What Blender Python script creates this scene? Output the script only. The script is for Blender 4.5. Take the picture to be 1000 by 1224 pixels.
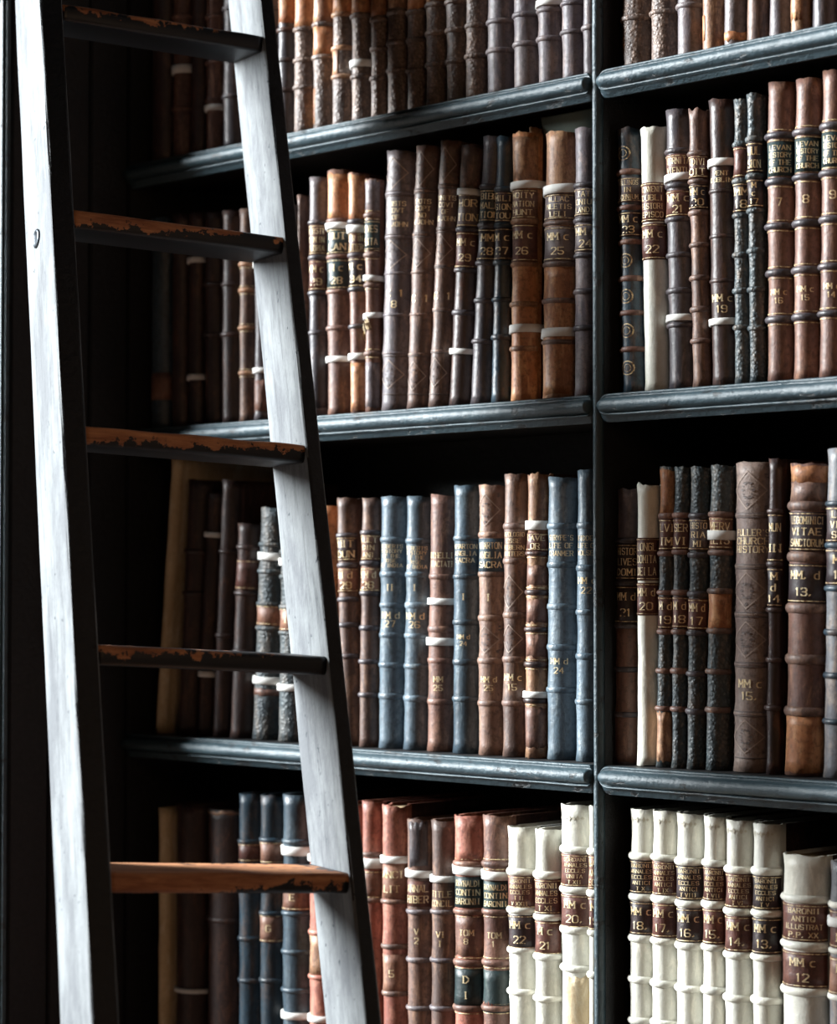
import bpy, bmesh, math, random
from mathutils import Vector, Matrix, noise
for o in list(bpy.data.objects): bpy.data.objects.remove(o)
S = bpy.context.scene
COL = S.collection

# ------------------------------------------------------------------ camera
FPX = 2900.0; HOR = 705.0; TH = math.radians(45.5); D = 2.32; H = 1.6
PIT = math.atan((HOR-612)/FPX)
cam = bpy.data.cameras.new('camera'); co = bpy.data.objects.new('camera', cam); COL.objects.link(co)
co.location = (0, -D, H); co.rotation_euler = (math.pi/2+PIT, 0, TH)
cam.sensor_fit = 'HORIZONTAL'; cam.sensor_width = 24; cam.lens = FPX*24/1000; cam.clip_start = .05
cam.dof.use_dof = True; cam.dof.focus_distance = 3.08; cam.dof.aperture_fstop = 3.2
S.camera = co
# ------------------------------------------------------------------ world, light, exposure
w = bpy.data.worlds.new('world'); S.world = w; w.use_nodes = True
w.node_tree.nodes['Background'].inputs[0].default_value = (.30, .55, .75, 1)
w.node_tree.nodes['Background'].inputs[1].default_value = .012

def area(name, loc, target, sx, sy, power, colr):
    l = bpy.data.lights.new(name, 'AREA'); l.shape = 'RECTANGLE'; l.size = sx; l.size_y = sy
    l.energy = power; l.color = colr
    o = bpy.data.objects.new(name, l); COL.objects.link(o); o.location = loc
    o.rotation_euler = (Vector(target)-Vector(loc)).to_track_quat('-Z', 'Y').to_euler()
    return o
area('window_daylight', (-8.30, -5.35, 4.70), (-2.2, -.1, 1.70), 3.0, 3.8, 5900, (.94, .985, 1.0))
area('warm_fill_light', (-.10, -1.50, 2.35), (-2.3, -.2, 1.7), .7, .7, 5.5, (1.0, .60, .33))  # added fill standing in for warm light bounced from the hall
S.view_settings.view_transform = 'Standard'; S.view_settings.look = 'None'
S.view_settings.exposure = 0; S.view_settings.gamma = 1; S.view_settings.use_curve_mapping = False

# ------------------------------------------------------------------ helpers
SR = (math.cos(TH), -math.sin(TH)); NR = (math.sin(TH), math.cos(TH))
def ray(x, y):
    R, U = (x-500)/FPX, (612-y)/FPX
    F = math.cos(PIT)-U*math.sin(PIT); Z = math.sin(PIT)+U*math.cos(PIT)
    return Vector((R*SR[0]+F*SR[1], R*NR[0]+F*NR[1], Z))
CAM = Vector((0, -D, H))
def at(x, y, Y):                      # the point of the upright plane Y = const seen at a pixel
    v = ray(x, y); return CAM+v*((Y+D)/v.y)

def lin(c):
    return tuple(.75*(((v/255+.055)/1.055)**2.4 if v/255 > .04045 else v/255/12.92) for v in c)+(1,)   # aged, light-absorbing surfaces
def mesh_obj(name, verts, faces, mat, parent=None, smooth=True, loc=None, rot=None):
    me = bpy.data.meshes.new(name); me.from_pydata(verts, [], faces); me.update()
    if mat: me.materials.append(mat)
    if smooth: me.polygons.foreach_set('use_smooth', [True]*len(me.polygons))
    o = bpy.data.objects.new(name, me); COL.objects.link(o)
    if parent: o.parent = parent
    if loc is not None: o.location = loc
    if rot is not None: o.rotation_euler = rot
    return o
def box(x0, x1, y0, y1, z0, z1):
    v = [(x, y, z) for x in (x0, x1) for y in (y0, y1) for z in (z0, z1)]
    return v, [(0,1,3,2),(4,6,7,5),(0,4,5,1),(2,3,7,6),(0,2,6,4),(1,5,7,3)]
def bevel_box(name, dims, mat, parent=None, bev=.002, M=None):
    v, f = box(*dims); bm = bmesh.new(); vs = [bm.verts.new(p) for p in v]
    for q in f: bm.faces.new([vs[i] for i in q])
    bmesh.ops.recalc_face_normals(bm, faces=bm.faces)
    if bev: bmesh.ops.bevel(bm, geom=bm.edges[:], offset=bev, segments=2, affect='EDGES')
    me = bpy.data.meshes.new(name); bm.to_mesh(me); bm.free(); me.materials.append(mat)
    o = bpy.data.objects.new(name, me); COL.objects.link(o)
    if parent: o.parent = parent
    if M is not None: o.matrix_local = M
    return o
def empty(name, loc=(0,0,0), rot=None):
    o = bpy.data.objects.new(name, None); COL.objects.link(o); o.location = loc; o.empty_display_size = .05
    if rot is not None: o.rotation_euler = rot
    return o
def tag(o, label, cat, group=None):
    o['label'] = label; o['category'] = cat
    if group: o['group'] = group

# ------------------------------------------------------------------ materials
class NT:
    def __init__(s, name):
        s.m = bpy.data.materials.new(name); s.m.use_nodes = True; s.t = s.m.node_tree
        s.b = s.t.nodes['Principled BSDF']; s.tc = s.n('ShaderNodeTexCoord')
        s.oi = s.n('ShaderNodeObjectInfo')
        s.v = s.n('ShaderNodeVectorMath', operation='MULTIPLY_ADD')   # per-object offset of the pattern
        s.l(s.oi.outputs['Random'], s.v.inputs[0]); s.v.inputs[1].default_value = (17, 31, 23)
        s.l(s.tc.outputs['Object'], s.v.inputs[2]); s.P = s.v.outputs[0]
    def n(s, t, **k):
        x = s.t.nodes.new(t)
        for a, b in k.items(): setattr(x, a, b)
        return x
    def l(s, a, b): s.t.links.new(a, b)
    def noise(s, scale, detail=4, rough=.6, stretch=None, dist=0):
        n = s.n('ShaderNodeTexNoise'); n.inputs['Scale'].default_value = scale
        n.inputs['Detail'].default_value = detail; n.inputs['Roughness'].default_value = rough
        n.inputs['Distortion'].default_value = dist
        if stretch:
            m = s.n('ShaderNodeVectorMath', operation='MULTIPLY'); s.l(s.P, m.inputs[0]); m.inputs[1].default_value = stretch
            s.l(m.outputs[0], n.inputs['Vector'])
        else: s.l(s.P, n.inputs['Vector'])
        return n.outputs[0]
    def ramp(s, f, a, b):
        r = s.n('ShaderNodeMapRange'); r.inputs['From Min'].default_value = a; r.inputs['From Max'].default_value = b
        s.l(f, r.inputs['Value']); return r.outputs[0]
    def math(s, op, a, b):
        m = s.n('ShaderNodeMath', operation=op)
        for i, x in enumerate((a, b)):
            if isinstance(x, (int, float)): m.inputs[i].default_value = x
            else: s.l(x, m.inputs[i])
        return m.outputs[0]
    def mix(s, f, a, b):
        m = s.n('ShaderNodeMix', data_type='RGBA')
        if isinstance(f, (int, float)): m.inputs[0].default_value = f
        else: s.l(f, m.inputs[0])
        for i, x in ((6, a), (7, b)):
            if isinstance(x, tuple): m.inputs[i].default_value = x
            else: s.l(x, m.inputs[i])
        return m.outputs[2]
    def fin(s, col, rough, bump=None, bs=.3, bd=.001, spec=.5):
        if isinstance(col, tuple): s.b.inputs['Base Color'].default_value = col
        else: s.l(col, s.b.inputs['Base Color'])
        if isinstance(rough, (int, float)): s.b.inputs['Roughness'].default_value = rough
        else: s.l(rough, s.b.inputs['Roughness'])
        s.b.inputs['Specular IOR Level'].default_value = spec
        if bump is not None:
            b = s.n('ShaderNodeBump'); b.inputs['Strength'].default_value = bs; b.inputs['Distance'].default_value = bd
            s.l(bump, b.inputs['Height']); s.l(b.outputs[0], s.b.inputs['Normal'])
        return s.m

def leather(name, c1, c2, c3, amt=.5, rough=.5, tool=0, spec=.36, fa=.6):
    t = NT(name)
    big = t.noise(16, 5, .65, (1, 1, .55)); fine = t.noise(160, 4, .7); scr = t.noise(70, 5, .75, (1, 1, .25), .6)
    c = t.mix(t.ramp(big, .40, .62), lin(c1), lin(c2))
    c = t.mix(t.math('MULTIPLY', t.ramp(scr, .56-.14*amt, .70-.14*amt), .8), c, lin(c3))
    dk = tuple(v*.55 for v in c1)
    c = t.mix(t.math('MULTIPLY', t.ramp(fine, .48, .64), fa), c, lin(dk))
    rv = t.n('ShaderNodeHueSaturation'); t.l(t.ramp(t.oi.outputs['Random'], -1.1, 1.9), rv.inputs['Value'])
    mm = t.math('MULTIPLY_ADD', t.oi.outputs['Random'], .36); t.t.nodes[-1].inputs[2].default_value = .84
    t.l(mm, rv.inputs['Value']); t.l(c, rv.inputs['Color']); c = rv.outputs[0]
    bump = t.math('ADD', fine, t.math('MULTIPLY', scr, .8))
    if tool:
        vo = t.n('ShaderNodeTexVoronoi', feature='F1'); vo.inputs['Scale'].default_value = 210
        t.l(t.P, vo.inputs['Vector']); vv = t.ramp(vo.outputs['Distance'], .25, .6)
        c = t.mix(t.math('MULTIPLY', vv, .8*tool), c, lin(dk)); bump = t.math('ADD', bump, t.math('MULTIPLY', vv, -.9))
    rr = t.math('ADD', t.math('MULTIPLY', fine, .35), rough-.18)
    return t.fin(c, rr, bump, .6, .0013, spec)
M = {}
M['br'] = leather('brown_leather', (103,79,70), (76,59,53), (140,108,88), .5)
M['lb'] = leather('light_brown_leather', (129,100,85), (100,77,68), (157,126,104), .5)
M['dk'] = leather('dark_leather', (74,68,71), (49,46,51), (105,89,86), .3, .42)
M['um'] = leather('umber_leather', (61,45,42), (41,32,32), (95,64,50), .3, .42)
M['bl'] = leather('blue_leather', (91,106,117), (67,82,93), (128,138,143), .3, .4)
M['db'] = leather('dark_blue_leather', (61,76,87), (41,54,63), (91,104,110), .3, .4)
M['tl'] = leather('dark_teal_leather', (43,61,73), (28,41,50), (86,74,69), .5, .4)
M['tp'] = leather('taupe_leather', (128,110,100), (104,87,82), (147,128,115), .2, .55)
M['gb'] = leather('grey_brown_leather', (106,97,98), (80,73,80), (131,113,107), .4, .5)
M['gy'] = leather('grey_leather', (117,119,123), (86,87,93), (145,130,119), .5, .45)
M['or'] = leather('orange_calf', (169,114,77), (135,84,53), (196,150,108), .6)
M['tn'] = leather('tan_calf', (147,108,81), (113,79,60), (180,142,108), .6)
M['rd'] = leather('red_leather', (156,99,83), (126,75,64), (183,128,108), .4)
M['rb'] = leather('red_brown_leather', (115,82,69), (86,60,54), (147,111,91), .4)
M['mt'] = leather('mottled_teal_leather', (69,82,87), (43,54,61), (119,108,97), .7, .5, .7)
M['mb'] = leather('mottled_brown_leather', (111,93,86), (75,66,64), (150,126,111), .9, .5, .6)
M['ve'] = leather('vellum', (210,210,201), (196,193,180), (232,228,214), .3, .45, 0, .36, .12)
M['ye'] = leather('yellowed_vellum', (206,184,148), (188,164,126), (222,208,180), .4, .5, 0, .36, .15)
M['bd'] = leather('dark_board_leather', (48,28,24), (34,22,20), (72,44,34), .3, .6, 0, .2)
M['Lb'] = leather('brown_label_leather', (97,61,52), (78,48,43), (125,84,69), .2, .45)
M['Ld'] = leather('dark_label_leather', (56,45,46), (41,33,37), (82,61,58), .2, .45)
M['Lg'] = leather('dark_green_label_leather', (41,56,56), (30,43,45), (67,78,74), .2, .45)
M['Lt'] = leather('tan_label_leather', (128,91,74), (104,73,61), (149,112,91), .3, .5)
M['Lk'] = leather('grey_label_leather', (102,91,91), (86,76,78), (125,110,104), .2, .5)
t = NT('gilt'); M['gold'] = t.fin(t.mix(t.ramp(t.noise(300, 3), .35, .62), lin((206,172,120)), lin((244,228,190))), .4, spec=.6)
t.b.inputs['Metallic'].default_value = .15
t = NT('gilt_rule_worn'); M['rule'] = t.fin(t.mix(t.ramp(t.noise(220, 3), .42, .6), lin((112,82,58)), lin((228,206,160))), .4, spec=.6)
t = NT('white_cotton_tape'); M['tape'] = t.fin(t.mix(t.noise(200, 3, .6, (1, 1, .2)), lin((200,200,197)), lin((226,224,219))), .8, t.noise(500, 2), .3, .0006, .2)
t = NT('page_paper'); M['page'] = t.fin(t.mix(t.noise(60, 3, .6, (8, .3, .3)), lin((120,98,74)), lin((170,148,116))), .85, t.noise(400, 2, .5, (1, .02, .02)), .6, .001, .2)
t = NT('blind_tooling'); M['blind'] = t.fin(t.mix(t.noise(200, 3), lin((64,52,50)), lin((92,76,70))), .6)
t = NT('pressed_vellum'); M['emb'] = t.fin(lin((178,172,156)), .6)
t = NT('blind_tooling_pale'); M['blindp'] = t.fin(t.mix(t.noise(200, 3), lin((124,106,98)), lin((166,146,132))), .6)

def paint(name, c1, c2, chip, rough=.34, chipcol=(24,20,18), coat=.3, chipth=.66):
    t = NT(name)
    a = t.noise(9, 4, .6); f = t.noise(120, 5, .7); g = t.noise(38, 6, .72, (.5, 1, 1.2), .4)
    c = t.mix(t.ramp(a, .35, .65), lin(c1), lin(c2))
    ch = t.ramp(g, chipth, chipth+.02)
    c = t.mix(t.math('MULTIPLY', ch, chip), c, lin(chipcol))
    r = t.math('ADD', t.math('MULTIPLY', f, .30), rough-.12)
    t.b.inputs['Coat Weight'].default_value = coat; t.b.inputs['Coat Roughness'].default_value = rough
    return t.fin(c, r, t.math('ADD', t.math('MULTIPLY', f, 1.2), t.math('MULTIPLY', ch, -1.0)), .7, .0026, .42)
M['shelf'] = paint('teal_black_shelf_paint', (48,68,76), (38,56,64), .85, .42, (20,24,26), .05, .59)
M['inner'] = paint('black_interior_paint', (13,14,17), (9,10,13), 0, .6, coat=0)
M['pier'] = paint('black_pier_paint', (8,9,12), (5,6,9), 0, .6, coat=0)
M['black'] = paint('black_ladder_paint', (22,26,32), (16,19,24), .6, .5, (60,36,22), 0, .68)
t = NT('weathered_ladder_paint_with_sheen')  # the window's sheen on dark paint is put into this pale colour
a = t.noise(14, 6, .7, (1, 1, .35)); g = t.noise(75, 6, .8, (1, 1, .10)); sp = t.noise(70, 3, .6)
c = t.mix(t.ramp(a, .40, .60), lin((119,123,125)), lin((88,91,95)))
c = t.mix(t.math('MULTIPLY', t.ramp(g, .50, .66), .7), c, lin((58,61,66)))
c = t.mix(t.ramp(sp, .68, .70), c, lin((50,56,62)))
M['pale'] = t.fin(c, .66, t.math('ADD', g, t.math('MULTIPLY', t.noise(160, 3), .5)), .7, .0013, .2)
t = NT('worn_rung_paint')      # black paint rubbed through to the wood along the upper nosing
sx = t.n('ShaderNodeSeparateXYZ'); t.l(t.tc.outputs['Object'], sx.inputs[0])
edge = t.math('MULTIPLY_ADD', sx.outputs['Z'], 17.0); t.t.nodes[-1].inputs[2].default_value = .0
back = t.math('MULTIPLY', sx.outputs['Y'], -2.0); along = t.math('MULTIPLY', sx.outputs['X'], -1.1)
at_ = t.n('ShaderNodeAttribute', attribute_type='OBJECT', attribute_name='wear')
nz = t.noise(48, 6, .75); nb = t.noise(9, 3, .6)
sm = t.math('ADD', t.math('ADD', t.math('ADD', edge, back), t.math('ADD', along, t.math('MULTIPLY', nz, 1.1))), t.math('MULTIPLY', nb, .55))
sm = t.math('ADD', sm, at_.outputs['Fac']); mask = t.ramp(sm, .56, .58)
wood = t.mix(t.ramp(t.noise(70, 5, .7, (.12, 1, 1)), .38, .62), lin((150,92,58)), lin((216,152,104)))
c = t.mix(mask, lin((20,24,30)), wood)
M['rung'] = t.fin(c, t.math('MULTIPLY_ADD', mask, .25), t.math('ADD', t.math('MULTIPLY', mask, -1.0), t.math('MULTIPLY', nz, .6)), .6, .0012, .5)
M['rung'].node_tree.nodes[-3].inputs if False else None
for n_ in M['rung'].node_tree.nodes:
    if n_.type == 'MATH' and n_.operation == 'MULTIPLY_ADD' and n_.inputs[1].default_value == .25: n_.inputs[2].default_value = .42
t = NT('bare_grey_wood'); M['bare'] = t.fin(t.mix(t.noise(40, 5, .7, (.15, 1, 1)), lin((150,138,128)), lin((196,184,174))), .7)
t = NT('bolt_steel'); t.b.inputs['Metallic'].default_value = .8; M['steel'] = t.fin(lin((70,76,82)), .35, t.noise(100, 3), .3, .001)
t = NT('floor_boards'); M['floor'] = t.fin(t.mix(t.noise(6, 5, .6, (1, 8, 1)), lin((70,48,34)), lin((96,68,48))), .5)
t = NT('wall_plaster'); M['wall'] = t.fin(lin((48,44,40)), .9)
t = NT('box_paper'); M['boxp'] = t.fin(t.mix(t.noise(30, 4), lin((120,134,122)), lin((98,112,104))), .7)

# ------------------------------------------------------------------ the setting
f = mesh_obj('floor', [(-6,-6,0),(4,-6,0),(4,1,0),(-6,1,0),(-6,-6,-.1),(4,-6,-.1),(4,1,-.1),(-6,1,-.1)],
             [(0,1,2,3),(4,7,6,5),(0,4,5,1),(1,5,6,2),(2,6,7,3),(3,7,4,0)], M['floor'], smooth=False); f['kind'] = 'structure'
v, q = box(-6, 4, .34, .44, 0, 4.2); f = mesh_obj('wall_back', v, q, M['wall'], smooth=False); f['kind'] = 'structure'

# ------------------------------------------------------------------ bookcase
XL = at(155, 600, 0).x; XU = at(713.5, 600, 0).x; XR = -1.22; PW = .007
TOPS = [at(712, y, 0).z for y in (-300, 86, 472, 914.5, 1385)]
bc = empty('bookcase', ((XL+XR)/2, 0, 0)); tag(bc, 'tall teal-black painted wooden bookcase with rounded shelf fronts holding the old books', 'bookcase')
def loc(o): o.location = Vector(o.location)-bc.location; return o
def bxx(name, dims, mat, bev=.0015):
    o = bevel_box(name, dims, mat, bc, bev); return loc(o)
bxx('back_panel', (XL, XR, .285, .30, 0, 3.35), M['inner'])
bxx('side_panel', (XL-.02, XL, 0, .30, 0, 3.35), M['inner'])
bxx('side_panel', (XR, XR+.02, 0, .30, 0, 3.35), M['inner'])
bxx('top_panel', (XL-.02, XR+.02, 0, .30, 3.35, 3.37), M['inner'])
bxx('upright', (XU-PW, XU+PW, .005, .285, 0, 3.35), M['inner'], .001)
# rounded bead on the front of the upright
def sweep_x(name, prof, x0, x1, mat, parent, n=40, taper=(0,0), zc=-.0145, seed=0, dent=.0):
    vs, fs = [], []; m = len(prof); L = x1-x0; xs = []
    for i in range(n+1): xs.append(x0+L*i/n)
    extra = []
    for k, (e, x) in enumerate(((taper[0], x0), (taper[1], x1))):
        if e: extra += [x+(1 if k == 0 else -1)*e*j/8 for j in range(9)]
    xs = sorted(set([round(x, 5) for x in xs+extra]))
    for x in xs:
        s = 1.0
        for k, (e, xe) in enumerate(((taper[0], x0), (taper[1], x1))):
            d = abs(x-xe)
            if e and d < e: s = min(s, math.sqrt(max(.0, 1-(1-d/e)**2))*.97+.03)
        for (y, z) in prof:
            fr = 1 if y < 0 else 0
            dn = dent*noise.noise(Vector((x*35+seed, z*120, seed)))*fr
            sg = .0016*noise.noise(Vector((x*2.3, seed*1.7, 3)))
            vs.append((x, (y*s if y < 0 else y)+dn, ((zc+(z-zc)*s) if y < .004 else z)+dn*.6+sg*0))
    for i in range(len(xs)-1):
        for j in range(m):
            a = i*m+j; b = i*m+(j+1) % m
            fs.append((a, b, b+m, a+m))
    fs.append(tuple(range(m-1, -1, -1))); fs.append(tuple((len(xs)-1)*m+j for j in range(m)))
    o = mesh_obj(name, vs, fs, mat, parent); return o
prof = [(.006, 0), (-.004, 0), (-.0055, -.0012), (-.0052, -.0028), (-.0015, -.0048), (-.0035, -.0056)]
for k in range(13):
    a = math.radians(-75+150*k/12); prof.append((-.0045-.0115*math.cos(a), -.0146-.0092*math.sin(a)))
prof += [(-.002, -.0242), (-.0065, -.0252), (-.0078, -.0264), (-.0068, -.0276), (-.001, -.0282), (.0, -.036), (.006, -.036)]
prof = prof[::-1]
for k, zt in enumerate(TOPS):
    for s_, (x0, x1, tp) in enumerate(((XL, XU-PW+.001, (0, .006)), (XU+PW-.003, XR, (.019, 0)))):
        o = bxx('shelf_board', (x0, x1, .0065, .285, zt-.024, zt), M['inner'], .0005)
        o = sweep_x('shelf_moulding', prof, x0, x1, M['shelf'], bc, 60, tp, seed=k*7+s_*3+1, dent=.0009)
        loc(o); o.location.z += zt
n_ = 160; vs = []; fs = []; ks = 9
for i in range(n_+1):
    z = .02+3.33*i/n_
    for j in range(ks):
        a = math.pi*j/(ks-1); dn = .0006*noise.noise(Vector((z*22, j*.7, 5)))
        vs.append((XU+(PW-.0004+dn)*math.cos(a), .006-(.0115+dn)*math.sin(a), z))
for i in range(n_):
    for j in range(ks-1): a = i*ks+j; fs.append((a, a+ks, a+ks+1, a+1))
for i in range(n_): a = i*ks; fs.append((a, a+ks-1, a+2*ks-1, a+ks))
fs.append(tuple(range(ks))); fs.append(tuple(n_*ks+j for j in range(ks-1, -1, -1)))
loc(mesh_obj('upright_bead', vs, fs, M['shelf'], bc))
bxx('plinth', (XL-.02, XR+.02, -.012, .006, 0, .16), M['shelf'])
# dark pier that stands forward at the left of the case
pr = empty('pier', (XL-.17, -.1, 0)); tag(pr, 'black painted wooden pier standing forward at the left of the bookcase', 'pier')
def pb(name, dims, mat, bev=.003):
    o = bevel_box(name, dims, mat, pr, bev); o.location = -Vector(pr.location); return o
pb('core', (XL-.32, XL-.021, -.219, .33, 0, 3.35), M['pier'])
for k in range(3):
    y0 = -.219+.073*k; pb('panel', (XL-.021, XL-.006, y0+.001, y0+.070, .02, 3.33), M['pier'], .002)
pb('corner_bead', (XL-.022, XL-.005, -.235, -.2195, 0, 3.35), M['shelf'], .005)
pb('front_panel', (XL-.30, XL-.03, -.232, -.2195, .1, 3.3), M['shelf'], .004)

# ------------------------------------------------------------------ ladder
A1 = Vector((-2.59457,-.42783,2.37422)); B1 = Vector((-2.49993,-.16023,2.35852))
A5 = Vector((-2.13439,-.69300,1.29386))
ld = (A1-A5).normalized(); wd = (B1-A1); WL = wd.length; wd.normalize()
nf = ld.cross(wd).normalized()
if nf.x < 0: nf = -nf                 # the way the ladder's front looks
dv = -nf
lad = empty('library_ladder', (A5-ld*(A5.z/ld.z)))
tag(lad, 'wooden library ladder with weathered sides coloured window-sheen pale and black worn treads before the shelves', 'ladder')
base = A5-ld*((A5.z-.02)/ld.z); top = A1+ld*.84
def stile(p, sgn, wf, dp):
    L = (top-base).length; n = 90; vs, fs = [], []
    wp = (wd-ld*wd.dot(ld)).normalized(); cs = []; r = .0035                # rounded rectangle section: u along the rung (away from the middle), d in depth
    for (cu, cd, a0) in ((wf-r, r, -90), (wf-r, dp-r, 0), (r, dp-r, 90), (r, r, 180)):
        for k in range(4): a = math.radians(a0+30*k); cs.append((cu+r*math.cos(a), cd+r*math.sin(a)))
    m = len(cs)
    for i in range(n+1):
        z = L*i/n
        for j, (u, d) in enumerate(cs):
            e = .0012*noise.noise(Vector((z*9, j*.9, sgn*4))); 
            vs.append((sgn*u+e, d+e*.6, z))
    for i in range(n):
        for j in range(m): a = i*m+j; b = i*m+(j+1) % m; fs.append((a, b, b+m, a+m) if sgn > 0 else (a, a+m, b+m, b))
    fs.append(tuple(range(m))[::-sgn]); fs.append(tuple(n*m+j for j in range(m))[::sgn])
    me = bpy.data.meshes.new('stile'); me.from_pydata(vs, [], fs); me.update()
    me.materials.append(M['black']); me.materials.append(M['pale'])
    for pl in me.polygons:            # black front; weathered sides carry window sheen on dark paint as pale colour
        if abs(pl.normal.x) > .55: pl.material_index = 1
    o = bpy.data.objects.new('stile', me); COL.objects.link(o); o.parent = lad
    o.matrix_local = Matrix.Translation(p-lad.location) @ Matrix((wp, dv, ld)).transposed().to_4x4()
    return o
DP = .112
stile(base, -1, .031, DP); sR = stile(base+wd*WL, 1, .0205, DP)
hd = (dv-Vector((0, 0, dv.z))).normalized(); hw = Vector(wd)
ups = hw.cross(hd).normalized()
if ups.z < 0: ups = -ups
hd2 = ups.cross(hw).normalized()
def on_rail(px, py):                  # parameter along the left rail whose height shows at a pixel
    best = None
    for i in range(-2600, 2600):
        P = A5+ld*(i/1000); v = P-CAM
        R = v.x*SR[0]+v.y*NR[0]; F = v.x*SR[1]+v.y*NR[1]
        y = 612-FPX*(-F*math.sin(PIT)+v.z*math.cos(PIT))/(F*math.cos(PIT)+v.z*math.sin(PIT))
        if best is None or abs(y-py) < best[0]: best = (abs(y-py), i/1000)
    return best[1]
ts = [on_rail(0, y) for y in (3, 250, 508, 771, 1042)]
stp = (ts[0]-ts[-1])/4
ts = [ts[0]+stp*2, ts[0]+stp]+ts+[ts[-1]-stp*k for k in (1, 2, 3, 4)]
for k, tt in enumerate(ts):
    P = A5+ld*tt
    if P.z < .12: continue
    n = 40; vs, fs = [], []; TK = .0235; DT = .118; tl_ = {2:.07, 3:.02, 4:0, 5:0, 6:-.01}.get(k, 0); cs = []
    for (cd, cz, a0) in ((.006, -.006, 90), (.006, -TK+.006, 180), (DT-.003, -TK+.003, 270), (DT-.003, -.003, 0)):
        for q_ in range(4):
            a = math.radians(a0+30*q_); r = .006 if cd < .01 else .003
            cs.append((cd+r*math.cos(a), cz+r*math.sin(a)))
    m = len(cs)
    for i in range(n+1):
        x = .0003+(WL-.0006)*i/n
        for (d, z) in cs:
            wr = .0028*max(0, noise.noise(Vector((x*14, k*3.1, 1)))+.25) if (d < .02 and z > -.012) else 0
            vs.append((x, d+.0012+wr*.5, z-wr*.7+d*tl_))
    for i in range(n):
        for j in range(m): a = i*m+j; b = i*m+(j+1) % m; fs.append((a, a+m, b+m, b))
    fs.append(tuple(range(m))); fs.append(tuple(n*m+j for j in range(m-1, -1, -1)))
    o = mesh_obj('tread', vs, fs, M['rung'], lad); o['wear'] = {2:-.06, 3:.10, 4:.10, 5:-.02, 6:.24}.get(k, 0.0)
    if k == 2:                        # this tread's underside never got its paint
        o.data.materials.append(M['bare'])
        for pl in o.data.polygons:
            if pl.normal.z < -.8: pl.material_index = 1
    o.matrix_local = Matrix.Translation(P-lad.location) @ Matrix((hw, hd2, ups)).transposed().to_4x4()
# bolt head let into the outer side of the left stile at the second tread in view
P = A5+ld*(ts[3]-.008)-wd*.0308+dv*.062
vs, fs = [], []
for (r, hgt) in ((.0125, 0), (.0125, .0015), (.0095, .003), (.0085, .0018), (.003, .0022)):
    for j in range(20): a = 2*math.pi*j/20; vs.append((r*math.cos(a), r*math.sin(a), hgt))
for i in range(4):
    for j in range(20): a = i*20+j; b = i*20+(j+1) % 20; fs.append((a, b, b+20, a+20))
fs.append(tuple(80+j for j in range(20))); fs.append(tuple(range(19, -1, -1)))
o = mesh_obj('bolt', vs, fs, M['steel'], lad)
zz = -wd; xx = dv; yy = zz.cross(xx)
o.matrix_local = Matrix.Translation(P-lad.location) @ Matrix((xx, yy, zz)).transposed().to_4x4()

# ------------------------------------------------------------------ lettering (strokes on a 4 x 6 grid)
G = {'A':'0026 4026 1232','B':'0006 0636 3645 4544 4433 0333 3342 4241 4130 0030','C':'4536 3616 1605 0501 0110 1030 3041','D':'0006 0626 2644 4442 4220 0020','E':'0006 0646 0333 0040',
'F':'0006 0646 0333','G':'4536 3616 1605 0501 0110 1030 3041 4143 4323','H':'0006 4046 0343','I':'2026','J':'3631 3110 1001','K':'0006 0246 1340','L':'0006 0040',
'M':'0006 0622 2246 4640','N':'0006 0640 4046','O':'1636 3645 4541 4130 3010 1001 0105 0516','P':'0006 0636 3645 4544 4433 0333','Q':'1636 3645 4541 4130 3010 1001 0105 0516 2240',
'R':'0006 0636 3645 4544 4433 0333 2340','S':'4536 3616 1605 0504 0413 1333 3342 4241 4130 3010 1001','T':'2026 0646','U':'0601 0110 1030 3041 4146','V':'0620 2046','W':'0610 1024 2430 3046',
'X':'0046 0640','Y':'0623 4623 2320','Z':'0646 4600 0040',"'":'2625','.':'1021','1':'2026 2615','2':'0516 1636 3645 4544 4400 0040','3':'0516 1636 3645 4544 4433 3313 3342 4241 4130 3010 1001',
'4':'3036 3602 0242','5':'4606 0603 0333 3342 4241 4130 3010 1001','6':'4536 3616 1605 0501 0110 1030 3041 4142 4233 3303','7':'0646 4620','8':'1636 3645 4544 4433 3313 1304 0405 0516 1302 0201 0110 1030 3041 4142 4233',
'9':'0110 1030 3041 4145 4536 3616 1605 0504 0413 1343','0':'1636 3645 4541 4130 3010 1001 0105 0516','c':'3414 1403 0301 0110 1030','d':'3036 3414 1403 0301 0110 1030'}
def text_quads(s):
    """quads of a word on a grid: list of 4 (x, y), total width"""
    out = []; x = 0.0
    for ch in s:
        if ch == ' ': x += 3.2; continue
        g = G.get(ch)
        if g is None: continue
        wch = 2.4 if ch in "I'.1" else 4
        off = x-(1.0 if wch < 3 else 0)
        for st in g.split():
            x0, y0, x1, y1 = [int(c) for c in st]; dx, dy = x1-x0, y1-y0; L = math.hypot(dx, dy)
            th = .48 if abs(dy) > abs(dx)*.9 else .26
            nx, ny = -dy/L*th, dx/L*th; ex, ey = dx/L*.15, dy/L*.15
            out.append([(off+x0-ex+nx, y0-ey+ny), (off+x0-ex-nx, y0-ey-ny), (off+x1+ex-nx, y1+ey-ny), (off+x1+ex+nx, y1+ey+ny)])
            if ch.isupper() and dx == 0 and abs(dy) == 6:
                for yy_ in (0, 6):
                    c = off+x0; out.append([(c-1, yy_-.22), (c+1, yy_-.22), (c+1, yy_+.22), (c-1, yy_+.22)])
        x += wch+1.5
    return out, max(x-1.5, 1)

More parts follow.
